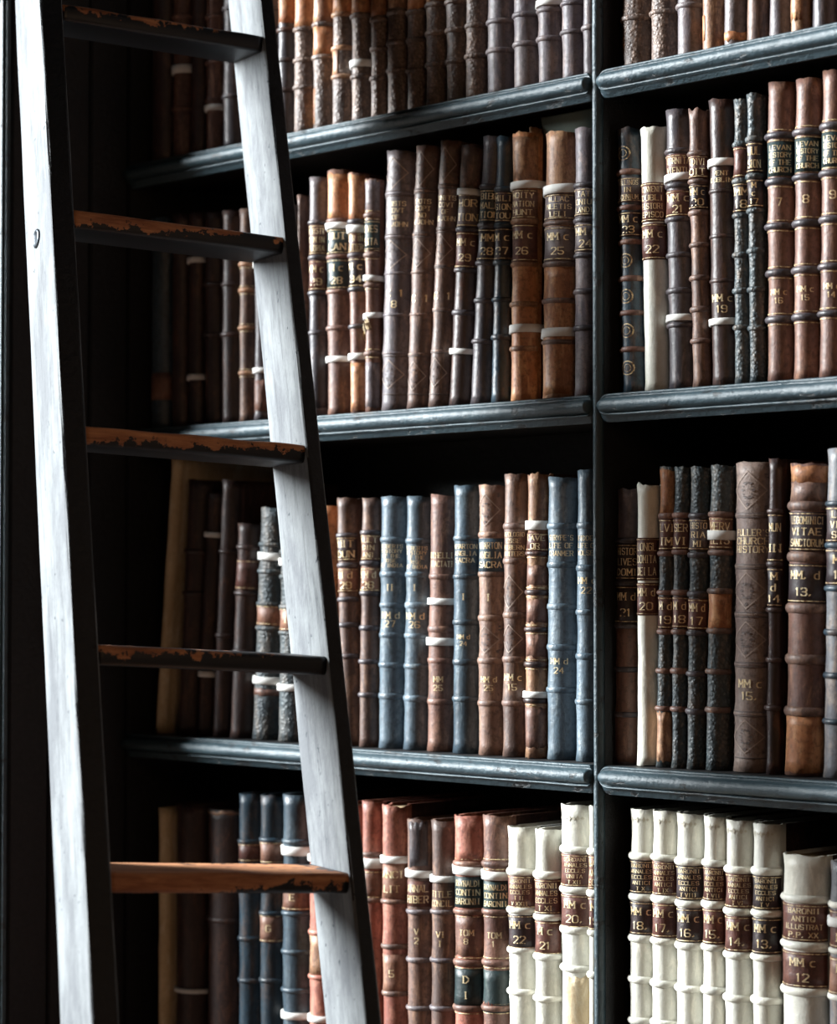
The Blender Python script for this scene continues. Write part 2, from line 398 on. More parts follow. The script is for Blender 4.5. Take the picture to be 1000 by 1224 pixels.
# ------------------------------------------------------------------ books
PHI = math.radians(80)
def make_book(X, z0, wdt, hgt, lean, bands, labels, ties, patches, mat, bandmat, seed, y0, o):
    """wdt thickness, z features measured from the foot of the book"""
    rnd = random.Random(seed); b = min(max(.64*wdt, .010), .026); dep = min(.19+.02*rnd.random(), .235)
    root = empty(o.get('name', 'book'), (X, y0+b, z0+(wdt*math.sin(lean) if lean > 0 else 0)), (0, lean, 0))
    sd = seed*1.37
    bz = sorted(bands)
    def sp(u, z, off=0.0):
        ph = u*PHI; A = wdt/2
        wob = .0007*noise.noise(Vector((z*14, sd, u*.8)))+.0005*noise.noise(Vector((z*45, sd, u*2)))
        if bz:
            dn = min(abs(z-q) for q in bz); wob += .0009*math.exp(-(dn/.008)**2)
        dend = min(z, hgt-z); wob += .0010*math.exp(-(dend/.006)**2)
        k = wob+off
        x = A+A*math.sin(ph)/math.sin(PHI)*(1+k*.5/A); y = -b*(math.cos(ph)-math.cos(PHI))/(1-math.cos(PHI))
        nx, ny = math.sin(ph)*b/A, -1.0; l = math.hypot(nx, ny)
        return Vector((x+nx/l*k, y+ny/l*k, z))
    # binding
    nu = 14; nz = 26; vs, fs = [], []; th = .0028
    rag = o.get('rag', .0014)
    for i in range(nz+1):
        z = hgt*i/nz; ring = []
        ring.append(Vector((0, dep, z))); ring.append(Vector((.0002, .009, z))); ring.append(Vector((.0016, .0045, z)))
        for j in range(nu+1):
            p = sp(-1+2*j/nu, z)
            if i == nz: p.z += rag*noise.noise(Vector((j*.45, sd, 2)))*1.6-rag*.5+.0012*(1-(2*j/nu-1)**2)
            if i == 0: p.z += abs(noise.noise(Vector((j*.6, sd, 7))))*rag*.8
            ring.append(p)
        ring.append(Vector((wdt-.0016, .0045, z))); ring.append(Vector((wdt-.0002, .009, z))); ring.append(Vector((wdt, dep, z)))
        vs += ring; m = len(ring)
    mo = m; base_i = len(vs)
    for i in (0, nz):
        z = hgt*i/nz
        vs.append(Vector((th, dep, z))); vs.append(Vector((th, .009, z))); vs.append(Vector((th+.001, .006, z)))
        for j in range(nu+1):
            q = vs[i*mo+3+j]; c = Vector((wdt/2, .012, q.z)); d_ = (c-q); 
            vs.append(Vector((min(max(q.x+(c.x-q.x)*.16, th), wdt-th), q.y+.0028, q.z-(0.0005 if i else -.0005))))
        vs.append(Vector((wdt-th-.001, .006, z))); vs.append(Vector((wdt-th, .009, z))); vs.append(Vector((wdt-th, dep, z)))
    for i in range(nz):
        for j in range(mo-1): a = i*mo+j; fs.append((a, a+1, a+mo+1, a+mo))
    lo, hi = base_i, base_i+mo
    for j in range(mo-1):
        fs.append((nz*mo+j, nz*mo+j+1, hi+j+1, hi+j)); fs.append((j+1, j, lo+j, lo+j+1)); fs.append((lo+j+1, lo+j, hi+j, hi+j+1))
    for a, bb in ((0, 0), (mo-1, mo-1)):
        f_ = [a, lo+bb, hi+bb, nz*mo+a]; fs.append(tuple(f_ if a == 0 else f_[::-1]))
        if a == 0:
            pass
    bo = mesh_obj('binding', [tuple(p) for p in vs], fs, M[mat], root)
    if mat != 'ye':          # quarter bindings: darker boards, whose colour also paints in shade between books
        bo.data.materials.append(M['bd']); c_ = bo.data.vertices
        for pl in bo.data.polygons:
            if all(c_[i].co.y > .0085 and (c_[i].co.x < .001 or c_[i].co.x > wdt-.001) for i in pl.vertices): pl.material_index = 1
    v, q = box(th+.0004, wdt-th-.0004, .0045, dep-.005, .0035, hgt-.0045)
    mesh_obj('page_block', v, q, M['page'], root, False)
    def strip(name, za, zb, mt, off, par=root, u0=-1.0, u1=1.0, jag=0, tilt=0, rows=None, wrap=0, n=12):
        vs, fs = [], []; rows = rows or max(2, int((zb-za)/.012)); pts = n+1
        for i in range(rows+1):
            line = []
            for j in range(n+1):
                u = u0+(u1-u0)*j/n
                if jag and u0 > -.99: u = u if j else u0+jag*25*noise.noise(Vector((i*.9, sd, 3)))
                z = za+(zb-za)*i/rows
                if jag and i == rows: z += jag*noise.noise(Vector((j*.9, sd+za*40, 1)))*2
                if jag and i == 0: z += jag*noise.noise(Vector((j*.9, sd+za*40, 5)))*2
                line.append(sp(u, z, off)+Vector((0, 0, tilt*u)))
            if wrap:
                zq = line[-1].z; zl = line[0].z
                line = [Vector((-off, wrap, zl)), Vector((-off, .004, zl))]+line[0:]+[Vector((wdt+off, .004, zq)), Vector((wdt+off, wrap, zq))]
            vs += line; pts = len(line)
        for i in range(rows):
            for j in range(pts-1): a = i*pts+j; fs.append((a, a+1, a+pts+1, a+pts))
        k0 = len(vs)               # give it thickness towards the book
        bd = [j for j in range(pts)]+[i*pts+pts-1 for i in range(1, rows+1)]+[rows*pts+j for j in range(pts-2, -1, -1)]+[i*pts for i in range(rows-1, 0, -1)]
        inn = {}
        for a in bd:
            p = vs[a]; c = Vector((wdt/2, .02, p.z)); d_ = (c-p); d_.z = 0; d_.normalize(); inn[a] = len(vs); vs.append(p+d_*(off+.0004))
        for t_ in range(len(bd)):
            a, b2 = bd[t_], bd[(t_+1) % len(bd)]; fs.append((b2, a, inn[a], inn[b2]))
        return mesh_obj(name, [tuple(p) for p in vs], fs, M[mt], par)
    for q in bz:                     # raised cords under the leather
        vs, fs = [], []; hb = o.get('bh', .0036)*(.9+.2*rnd.random()); pr_ = o.get('bp', .0024); n = 12; sec = 7
        for j in range(n+1):
            u = -1.0+2.0*j/n
            for k in range(sec):
                a = math.pi*k/(sec-1); vs.append(tuple(sp(u, q+hb*math.cos(a), -.0003+pr_*math.sin(a)+.0002*noise.noise(Vector((u*6, q*50, sd))))))
        for j in range(n):
            for k in range(sec-1): a = j*sec+k; fs.append((a, a+sec, a+sec+1, a+1))
        fs.append(tuple(range(sec))); fs.append(tuple(n*sec+k for k in range(sec-1, -1, -1)))
        mesh_obj('raised_band', vs, fs, M[bandmat], root)
        if o.get('rules'):
            for sg in (-1, 1): strip('gilt_rule', q+sg*(hb+.0022)-.0006, q+sg*(hb+.0022)+.0006, 'rule', .0005, u0=-.97, u1=.97, rows=1)
    for (za, zb, mt, *r) in patches:
        strip('worn_leather_patch', za, zb, mt, .0004, jag=.0022, u0=r[0] if r else -1, u1=r[1] if len(r) > 1 else 1)
    A = wdt/2
    arc = 2*PHI*(A+b)*.5*.95
    def put_quads(name, quads, mt, par, off):
        vs, fs = [], []
        for q_ in quads:
            k = len(vs)
            for (u, z) in q_: vs.append(tuple(sp(max(-1, min(1, u)), z, off)))
            fs.append(tuple(range(k, k+len(q_))))
        return mesh_obj(name, vs, fs, M[mt], par, False)
    for (za, zb, mt, txt) in labels:
        par = root; off = .0007
        if mt: par = strip('spine_label', za, zb, mt, .0007, u0=-.98, u1=.98); off = .0012
        if mt and o.get('lrules', 1):
            for zz_ in (za+.0022, zb-.0022): strip('gilt_rule', zz_-.0006, zz_+.0006, 'rule', .0011, par, u0=-.96, u1=.96, rows=1)
        if txt:
            lines = txt.split('|'); nl = len(lines); zh = (zb-za)*.86; lh = zh/nl; allq = []
            for i, s in enumerate(lines):
                qs, tw = text_quads(s); ch = lh*.62*(o.get('ts', 1)); ch = min(ch, .0092)
                su = min(o.get('tw', 1.0)/tw, ch/6/arc*2*1.0); cz = zb-(zb-za)*.07-lh*(i+.5)-ch/2
                x0 = -tw*su/2+o.get('tc', .30)
                for q_ in qs: allq.append([(x0+x*su, cz+y*ch/6) for (x, y) in q_])
            put_quads('lettering', allq, 'gold', par, off)
    for (zc, hh, tl) in ties:
        strip('cotton_tie', zc-hh/2, zc+hh/2, 'tape', .0032, tilt=tl, rows=2, wrap=min(.13, dep-.02), n=14)
    for (za, zb) in o.get('dia', []):                 # tooled lozenge with a flower and corner sprays
        zc = (za+zb)/2; hz = (zb-za)/2*.9; uw = .66; qd = []; fl = []
        pts = [(0, hz), (uw, 0), (0, -hz), (-uw, 0)]
        for i in range(4):
            (u0, v0), (u1, v1) = pts[i], pts[(i+1) % 4]
            for s in range(6):
                a, c = s/6, (s+1)/6; k = .91
                P_ = [(u0+(u1-u0)*a, v0+(v1-v0)*a), (u0+(u1-u0)*c, v0+(v1-v0)*c)]
                qd.append([(P_[0][0], zc+P_[0][1]), (P_[1][0], zc+P_[1][1]), (P_[1][0]*k, zc+P_[1][1]*k), (P_[0][0]*k, zc+P_[0][1]*k)])
        for k in range(o.get('petals', 10)):
            a = 2*math.pi*k/o.get('petals', 10); ru, rz = .19, hz*.40; cu, cz = ru*math.cos(a), rz*math.sin(a)
            s_ = .05 if k % 2 else .085
            fl.append([(cu-s_, zc+cz), (cu, zc+cz-s_*hz*.9), (cu+s_, zc+cz), (cu, zc+cz+s_*hz*.9)])
        fl.append([(-.06, zc-hz*.72), (0, zc-hz*.80), (.06, zc-hz*.72), (0, zc-hz*.60)])
        for (sx_, sz_) in ((-1, -1), (-1, 1), (1, -1), (1, 1)):
            for k in range(6):
                cu = sx_*(.55+.38*rnd.random()); cz = sz_*hz*(.62+.36*rnd.random()); s_ = .06
                fl.append([(cu-s_, zc+cz), (cu, zc+cz-s_*hz), (cu+s_, zc+cz), (cu, zc+cz+s_*hz)])
        qd = [[(u_+.12, z_) for u_, z_ in q_] for q_ in qd]; fl = [[(u_+.12, z_) for u_, z_ in q_] for q_ in fl]
        put_quads('tooled_lozenge', qd, o.get('dm', 'blindp'), root, .0006); put_quads('tooled_flower', fl, 'blind', root, .0007)
    for zc in o.get('oval', []):                      # small gilt or blind ovals in the panels
        qd = []
        for rr in (1, .55):
            for k in range(14):
                a0, a1 = 2*math.pi*k/14, 2*math.pi*(k+1)/14
                ru, rz = .42*rr, .0095*rr
                qd.append([(ru*math.cos(a0)+.1, zc+rz*math.sin(a0)), (ru*math.cos(a1)+.1, zc+rz*math.sin(a1)), (ru*.8*math.cos(a1)+.1, zc+rz*.85*math.sin(a1)), (ru*.8*math.cos(a0)+.1, zc+rz*.85*math.sin(a0))])
        put_quads('tooled_oval', qd, o.get('om', 'rule'), root, .0006)
    for zc in o.get('lines', []):                     # flat blind fillets across the spine
        strip('tooled_fillet', zc-.0008, zc+.0008, 'blind', .0005, rows=1)
    for zc in o.get('swag', []):                      # pressed ornament below the head of a vellum spine
        qd = []
        for k in range(9):
            u = -.7+1.3*k/8; qd.append([(u-.07, zc), (u, zc-.002*(1+k % 2)), (u+.07, zc), (u, zc+.002*(1+k % 2))])
        put_quads('pressed_ornament', qd, 'emb', root, .0006)
    if o.get('torn'):                                 # lifted flakes of leather hanging on the spine
        for k in range(6):
            u = -.8+rnd.random()*1.2; z = o['torn']+(rnd.random()-.5)*.03; s_ = .004+.004*rnd.random()
            p = sp(u, z, .001); p2 = sp(u+.3, z, .001); up = Vector((0, 0, 1)); out = Vector((0, -1, 0))
            V = [p, p2, p2+up*s_*1.4+out*.004, p+up*s_+out*.006*rnd.random(), p+up*s_*2.2+out*.003]
            V += [q_+Vector((0, .0006, 0)) for q_ in V]
            mesh_obj('torn_flap', [tuple(q_) for q_ in V], [(0,1,2,3),(3,2,4),(5,8,7,6),(8,9,7),(0,5,6,1),(1,6,7,2),(0,3,8,5),(3,4,9,8),(4,2,7,9)], M['ye'], root, False)
    return root

ORD = ['first','second','third','fourth','fifth','sixth','seventh','eighth','ninth','tenth','eleventh','twelfth','thirteenth','fourteenth','fifteenth','sixteenth','seventeenth','eighteenth','nineteenth','twentieth','twenty-first','twenty-second','twenty-third','twenty-fourth','twenty-fifth','twenty-sixth','twenty-seventh']
YF = .021
seed = 0
def row(shelf, side, rowname, ox, oy, sc, books):
    """books: (x foot, x head, x right edge at the foot, y head, leather, description, options), crop units"""
    global seed
    z0 = TOPS[shelf]+.0004; out = []
    for (xb, xt, xr, yt, mat, desc, o) in books:
        seed += 1; rnd = random.Random(seed*7)
        o = dict(o); y0 = YF+o.get('back', 0)+.003*rnd.random()
        gx = lambda v: ox+v/sc; gy = lambda v: oy+v/sc
        ybp = 612
        # foot row in pixels: where the shelf stands at this place
        Yp = y0+.004
        for _ in range(3):
            P = at(gx(xb), ybp, Yp); v = Vector((P.x, Yp, z0))-CAM
            R = v.x*SR[0]+v.y*NR[0]; F = v.x*SR[1]+v.y*NR[1]
            ybp = 612-FPX*(-F*math.sin(PIT)+v.z*math.cos(PIT))/(F*math.cos(PIT)+v.z*math.sin(PIT))
        Xb = at(gx(xb), ybp, Yp).x; Xr = at(gx(xr), ybp, Yp).x
        T = at(gx(xt), gy(yt), Yp)
        if o.get('up'): lean = 0
        else: lean = math.atan2(T.x-Xb, T.z-z0)
        wdt = (Xr-Xb)*(.85 if side == 'left' else .88); hgt = (T.z-z0)/math.cos(lean)
        cx = (gx(xb)+gx(xr))/2
        def zf(y):
            return (at(cx-(ybp-gy(y))*0, gy(y), Yp).z-z0)/math.cos(lean)
        def cl(z): return max(.003, min(hgt-.003, z))
        bands = [zf(y) for y in o.get('b', [])]; bands = [q for q in bands if .012 < q < hgt-.01]
        labels = []
        for (ya, yb, mt, tx) in o.get('l', []):
            za, zb = cl(zf(yb)), cl(zf(ya))
            if zb-za > .006: labels.append((za, zb, mt, tx))
        ties = [(cl(zf(y)), h_/sc*3.1/2900, tl*.001) for (y, h_, tl) in o.get('t', [])]
        pats = [(cl(zf(p[1])), cl(zf(p[0])), p[2], *p[3:]) for p in o.get('p', []) if cl(zf(p[0]))-cl(zf(p[1])) > .004]
        for k in ('dia',):
            if k in o: o[k] = [(zf(b_), zf(a_)) for (a_, b_) in o[k]]
        for k in ('oval', 'lines', 'swag'):
            if k in o: o[k] = [q for q in (zf(y) for y in o[k]) if .006 < q < hgt-.006]
        if 'torn' in o: o['torn'] = zf(o['torn'])
        r = make_book(Xb, z0, wdt, hgt, lean, bands, labels, ties, pats, mat, o.get('bm', mat), seed, y0, o)
        out.append((r, desc))
    n = len(out)
    for i, (r, desc) in enumerate(out):
        k = i if side == 'right' else n-1-i
        tag(r, f"{desc}, {ORD[k]} {side} of the upright, {rowname}", 'book', f"old books on the {rowname} of the {side} bay")
exec_rows = True

# ---- top row, left bay (dark ones behind the ladder first)
def R(t): return t
row(1, 'left', 'top row', 0, 0, 1, [
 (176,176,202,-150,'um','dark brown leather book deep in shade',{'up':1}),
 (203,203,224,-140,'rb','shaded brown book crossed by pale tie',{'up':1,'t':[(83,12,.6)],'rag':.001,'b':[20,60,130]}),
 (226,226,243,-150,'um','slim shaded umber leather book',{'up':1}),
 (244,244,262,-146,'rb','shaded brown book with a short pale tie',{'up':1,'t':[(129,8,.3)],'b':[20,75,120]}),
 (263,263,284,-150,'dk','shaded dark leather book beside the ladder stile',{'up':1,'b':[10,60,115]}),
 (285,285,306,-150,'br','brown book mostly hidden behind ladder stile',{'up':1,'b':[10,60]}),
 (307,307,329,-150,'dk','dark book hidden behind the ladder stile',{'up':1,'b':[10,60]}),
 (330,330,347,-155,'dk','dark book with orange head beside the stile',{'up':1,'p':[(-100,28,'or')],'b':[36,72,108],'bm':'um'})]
 +[(330+a/2.564,330+b/2.564,330+c/2.564,yt,m,d,dict(o,b=[v/2.564 for v in o.get('b',[])]+[v/2.564-75 for v in o.get('b',[])[:1]],p=[(q[0]/2.564,q[1]/2.564)+tuple(q[2:]) for q in o.get('p',[])],t=[(q[0]/2.564,q[1]/2.564,q[2]) for q in o.get('t',[])])) for (a,b,c,yt,m,d,o) in [
 (45,51,101,-150,'mb','mottled brown book with orange calf head',{'b':[90,185,268],'p':[(-200,86,'or')]}),
 (103,106,161,-155,'mb','scuffed brown book with orange calf patches',{'b':[75,175],'p':[(-200,70,'tn'),(82,172,'or',-.3,1),(268,378,'or',-1,-.1)]}),
 (163,167,220,-148,'mb','mottled brown book with tan bands',{'b':[45,148,235],'bm':'tn','p':[(-200,40,'or'),(155,235,'tn',-1,.2)]}),
 (222,222,279,-158,'mb','rough brown book with a white tie',{'b':[48,235],'p':[(-200,40,'or')],'t':[(195,24,0)]}),
 (286,286,329,-150,'mb','slim mottled book with tan head',{'b':[60,150,240],'p':[(-200,48,'or')]}),
 (332,332,393,-156,'mb','wide mottled grey brown book, tan head',{'b':[38,130,215],'p':[(-200,25,'tn')]}),
 (395,394,447,-149,'mb','mottled brown book with orange top panel',{'b':[38,122,215],'p':[(-200,28,'or')]}),
 (450,449,510,-152,'mb','mottled book with three low bands',{'b':[15,102,198],'p':[(-200,5,'tn')]}),
 (512,512,571,-150,'mb','mottled grey brown book, ribbed spine',{'b':[5,92,188]}),
 (573,573,631,-158,'mb','mottled grey book with tan scuffs',{'b':[78,172]}),
 (632,634,713,-152,'gb','broad grey brown leather book',{'b':[65,155]}),
 (714,716,788,-150,'gb','grey brown book with ribbed spine',{'b':[45,135]}),
 (790,790,863,-149,'gb','grey brown book tied with white tape',{'b':[30,118],'t':[(8,20,1)]}),
 (864,864,934,-155,'gb','scuffed grey brown book with ribs',{'b':[10,98]}),
 (935,936,984,-150,'gb','narrow grey book against the divider',{'b':[85]})]])
row(1, 'right', 'top row', 700, 0, 3.333, [
 (86,86,122,-500,'ye','thin tan parchment book set back',{'up':1,'back':.012}),
 (122,126,238,-510,'mb','wide mottled brown book with orange scuff',{'b':[72,-120],'p':[(145,185,'tn',-.8,-.2)]}),
 (240,243,343,-490,'mb','mottled brown grey book, one low band',{'b':[48,-150]}),
 (347,349,446,-505,'gb','grey brown book with a rubbed band',{'b':[22,-170]}),
 (449,450,535,-500,'tn','orange tan calf book, cracked surface',{'b':[-60],'p':[(60,160,'or',-1,-.1)]}),
 (537,541,622,-495,'gb','smooth grey book with tan foot',{'b':[-80],'p':[(130,162,'or')]}),
 (624,630,714,-505,'br','plain brown leather book with scuffed foot',{'b':[-80]}),
 (718,722,801,-500,'gb','grey book with white chipped foot',{'b':[-90]}),
 (805,807,881,-490,'tn','tan calf book with branching cracks',{'b':[-90],'p':[(-60,80,'or',-.6,.5)]}),
 (883,890,985,-505,'dk','dark brown smooth leather book',{'b':[-100]}),
 (990,992,1090,-500,'rb','red brown book cut by frame edge',{'b':[-100]}),
 (1092,1092,1180,-500,'br','brown leather book far along the shelf',{'b':[-100]})])
# ---- second row, left bay
sh2 = [
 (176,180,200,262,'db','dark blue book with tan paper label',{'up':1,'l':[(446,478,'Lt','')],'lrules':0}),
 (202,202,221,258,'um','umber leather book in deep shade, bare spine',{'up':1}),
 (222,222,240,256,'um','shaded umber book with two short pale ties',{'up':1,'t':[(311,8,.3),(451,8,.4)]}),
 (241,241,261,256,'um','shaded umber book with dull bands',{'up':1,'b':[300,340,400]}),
 (262,262,282,254,'um','shaded reddish brown book with bands',{'up':1,'b':[300,340,400]}),  # umber instead of red-brown, painting in the pier's shade
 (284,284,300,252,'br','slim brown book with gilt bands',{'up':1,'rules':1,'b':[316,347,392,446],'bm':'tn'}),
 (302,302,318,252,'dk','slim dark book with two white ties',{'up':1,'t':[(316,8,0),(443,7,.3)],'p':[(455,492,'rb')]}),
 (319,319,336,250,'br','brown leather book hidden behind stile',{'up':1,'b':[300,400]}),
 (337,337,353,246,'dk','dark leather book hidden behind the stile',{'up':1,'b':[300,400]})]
L2 = [
 (40,42,60,275,'br','thin brown book squeezed beside the stile',{'up':1,'back':.01}),
 (72,64,119,222,'gb','grey book with brown labels and ribs',{'up':1,'b':[358,468,580,705],'bm':'dk','l':[(366,460,'Lb','DRISTI|DUN IN|STORIA'),(478,572,'Lb','MM c|29')],'lrules':1,'p':[(580,940,'dk')]}),
 (122,122,192,200,'rb','red brown calf book with wide side showing',{'up':1,'b':[352,465,575,690],'l':[(378,458,'Lg','MUT|LAN'),(474,568,'Lg','M c|28')],'t':[(368,20,0),(788,20,0)],'p':[(205,348,'or')]}),
 (203,195,248,208,'rb','orange topped book with two white ties',{'b':[355,460,568,685],'bm':'dk','l':[(390,454,'Lb','SIR IN|LITTER'),(470,562,'Ld','M c|34')],'t':[(378,26,-1),(780,22,0)],'p':[(210,352,'or'),(800,950,'or')]}),
 (250,250,289,225,'rb','torn brown book with loose pale flakes',{'b':[335,460,555,770],'bm':'br','rules':1,'l':[(352,446,'Lg','OVES|SITA')],'t':[(532,18,-1.4),(652,18,1.2)],'torn':700,'p':[(228,320,'gb'),(800,940,'gb'),(222,240,'ye')]}),
 (291,308,370,140,'gb','large grey tooled book with lozenges',{'bh':.002,'bp':.001,'b':[270,405,520,650,770],'l':[(285,385,'','INSTS|COVT|OF|G JOHN'),(560,640,'','C e 1|8')],'dia':[(150,262),(412,512),(785,890)],'lines':[262,278,398,412,520,650,780,900]}),
 (373,404,438,124,'br','tall brown tooled book leaning right',{'bh':.002,'bp':.001,'b':[265,400,518,650,775],'l':[(280,380,'','POTS|COPT|NO|W JOHN'),(560,640,'','C e 1')],'dia':[(135,258),(408,510),(790,895)],'lines':[258,272,395,408,520,650,780,900]}),
 (443,482,503,108,'br','narrower brown tooled leaning book',{'bh':.002,'bp':.001,'b':[252,385,500,635,765],'l':[(270,370,'','UNITS|COVT|OF|G JOHN'),(555,630,'','C e 1')],'dia':[(122,245),(395,495),(780,885)],'lines':[245,258,380,395,505,640,770,900]}),
 (505,546,570,122,'um','dark book, grey label, two white ties',{'b':[385,512,645],'bm':'dk','l':[(275,378,'Lk','HOR|TION'),(394,506,'Lb','MM c|29')],'t':[(268,20,-1.3),(766,18,0)],'p':[(130,255,'br')]}),
 (573,614,640,95,'dk','dark slim ribbed book leaning right',{'b':[252,372,490,608,735],'l':[(262,362,'Lg','BIBL|MALL|TION'),(384,482,'Ld','MM|28')],'lrules':1}),
 (644,661,696,95,'tl','slim teal book with dark labels',{'b':[256,368,485,602,720],'l':[(265,360,'Ld','MILI|SION|TOU'),(378,478,'Ld','M c|27')]}),
 (699,706,772,82,'or','orange calf book with two white ties',{'b':[355,490,615,755],'bm':'tn','rules':0,'l':[(255,348,'Lt','MOITY|NATION|HUNT'),(365,482,'Lb','MM c|26')],'t':[(242,24,1.6),(692,26,1)],'p':[(90,225,'tn')],'rag':.003}),
 (773,780,792,60,'tn','thin orange edged book standing proud',{'up':1,'back':.02}),
 (793,804,893,82,'tn','tan calf book with grey label, white ties',{'b':[362,490,605,735],'bm':'br','l':[(270,352,'Lk','ILLAC|NLETIS|LELI'),(374,480,'Lk','MM c|25')],'t':[(256,28,2.2),(705,28,1)],'p':[(500,900,'or')],'rag':.003}),
 (900,900,978,68,'gb','grey leather book with label beside divider',{'b':[240,350,462,575,690],'bm':'dk','l':[(250,338,'Lk','TATI|ONIUM|LANDIS'),(362,450,'Lk','MM c|24')],'rag':.003})]
def conv(L, ox, oy, sc):      # crop units to picture units
    out = []
    for (a,b,c,yt,m,d,o) in L:
        o = dict(o)
        if 'b' in o: o['b'] = [oy+v/sc for v in o['b']]
        if 'l' in o: o['l'] = [(oy+q[0]/sc, oy+q[1]/sc, q[2], q[3]) for q in o['l']]
        if 't' in o: o['t'] = [(oy+q[0]/sc, q[1]/sc, q[2]) for q in o['t']]
        if 'p' in o: o['p'] = [(oy+q[0]/sc, oy+q[1]/sc)+tuple(q[2:]) for q in o['p']]
        if 'dia' in o: o['dia'] = [(oy+q[0]/sc, oy+q[1]/sc) for q in o['dia']]
        for k in ('oval','lines','swag'):
            if k in o: o[k] = [oy+v/sc for v in o[k]]
        if 'torn' in o: o['torn'] = oy+o['torn']/sc
        out.append((ox+a/sc, ox+b/sc, ox+c/sc, oy+yt/sc, m, d, o))
    return out
row(2, 'left', 'second row', 0, 0, 1, sh2+conv(L2, 340, 130, 2.6316))
cls = {'rules':1,'b':[240,400,555,718,880],'bm':'dk','bh':.0042,'bp':.0034,'lrules':0}
row(2, 'right', 'second row', 710, 80, 2.914, [
 (87,68,160,222,'tl','dark teal book with gilt ovals',{'b':[365,490,610,738,858,985],'bm':'rb','l':[(385,472,'Lk','VILLINGS|IN|JOHNIUM'),(505,592,'Ld','MM c|23')],'oval':[300,675,800,920,1050]}),
 (163,147,243,215,'ve','white vellum book with brown labels, flat spine',{'l':[(403,540,'Lb','CONVENIT|DUBLI|HISTORI|EPISCO'),(546,672,'Lb','MM c|22')],'rag':.003}),
 (246,233,335,158,'dk','dark book with red label 21, white ties',{'b':[292,412,530,655,780,900],'l':[(305,385,'Lb','HORNITA|VIENTU'),(430,522,'Lb','MM c|21')],'t':[(385,24,2),(874,22,0)]}),
 (338,322,394,152,'br','scuffed brown book labelled MM c 20',{'b':[300,398,508,620,735,845,955],'l':[(308,388,'Lb','ODIVI|OIT'),(410,496,'Ld','MM c|20')],'rag':.003}),
 (397,385,482,122,'um','umber book, two white ties, number 19',{'b':[432,590,745],'bh':.0025,'bp':.0012,'l':[(355,410,'','VENT|DUBLIN'),(780,870,'','MM c|19')],'t':[(332,24,.5),(888,22,.5)]}),
 (485,482,535,118,'mt','slim mottled teal book labelled 18',{'b':[270,398,518,655,780,908],'l':[(280,386,'Lb',''),(405,508,'Ld','MM|18')]}),
 (540,527,587,100,'mt','slim mottled dark book labelled 17',{'b':[250,380,500,640,775,910],'l':[(262,368,'Ld','MUL|SION'),(390,490,'Ld','M|c|17')]}),
 (589,590,678,62,'rb','glossy black-banded book, green label, volume 7',dict(cls,l=[(262,382,'Lg','LEVAN|HISTORY|OF THE|CHURCH'),(445,500,'','7'),(765,835,'','MM c|16')])),
 (680,688,768,50,'rb','glossy black-banded book, green label, volume 8',dict(cls,b=[228,385,545,708,872],l=[(250,368,'Lg','LEVAN|HISTORY|OF THE|CHURCH'),(435,490,'','8'),(755,825,'','MM c|15')])),
 (770,783,858,22,'rb','glossy black-banded book, green label, volume 9',dict(cls,b=[208,372,532,696,860],l=[(230,352,'Lg','LEVAN|HISTORY|OF THE|CHURCH'),(420,475,'','9'),(745,815,'','MM c|14')])),
 (860,872,950,0,'rb','glossy brown book past the frame edge',dict(cls,b=[200,362,522,686,850])),
 (952,960,1040,10,'br','brown book past the frame edge',{'b':[300,500,700]})])
# ---- third row
sh3 = [
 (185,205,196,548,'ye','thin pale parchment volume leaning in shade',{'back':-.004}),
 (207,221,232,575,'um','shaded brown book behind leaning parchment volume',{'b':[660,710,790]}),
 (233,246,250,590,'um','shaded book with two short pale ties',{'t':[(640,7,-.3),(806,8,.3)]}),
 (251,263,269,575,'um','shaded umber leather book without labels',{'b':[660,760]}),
 (271,281,293,627,'um','shaded red brown book with worn label',{'b':[655,710,780],'l':[(670,705,'Lb','')]}),  # darker leather than its own red-brown, shade put into the colour
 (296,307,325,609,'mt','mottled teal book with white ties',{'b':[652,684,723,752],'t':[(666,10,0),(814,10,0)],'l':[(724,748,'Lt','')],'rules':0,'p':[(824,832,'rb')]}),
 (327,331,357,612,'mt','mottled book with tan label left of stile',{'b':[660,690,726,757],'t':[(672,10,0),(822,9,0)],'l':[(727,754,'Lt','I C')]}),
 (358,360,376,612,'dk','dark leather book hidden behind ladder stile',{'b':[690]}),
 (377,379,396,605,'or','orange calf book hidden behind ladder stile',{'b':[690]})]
rib = {'bh':.0042,'bp':.0015}
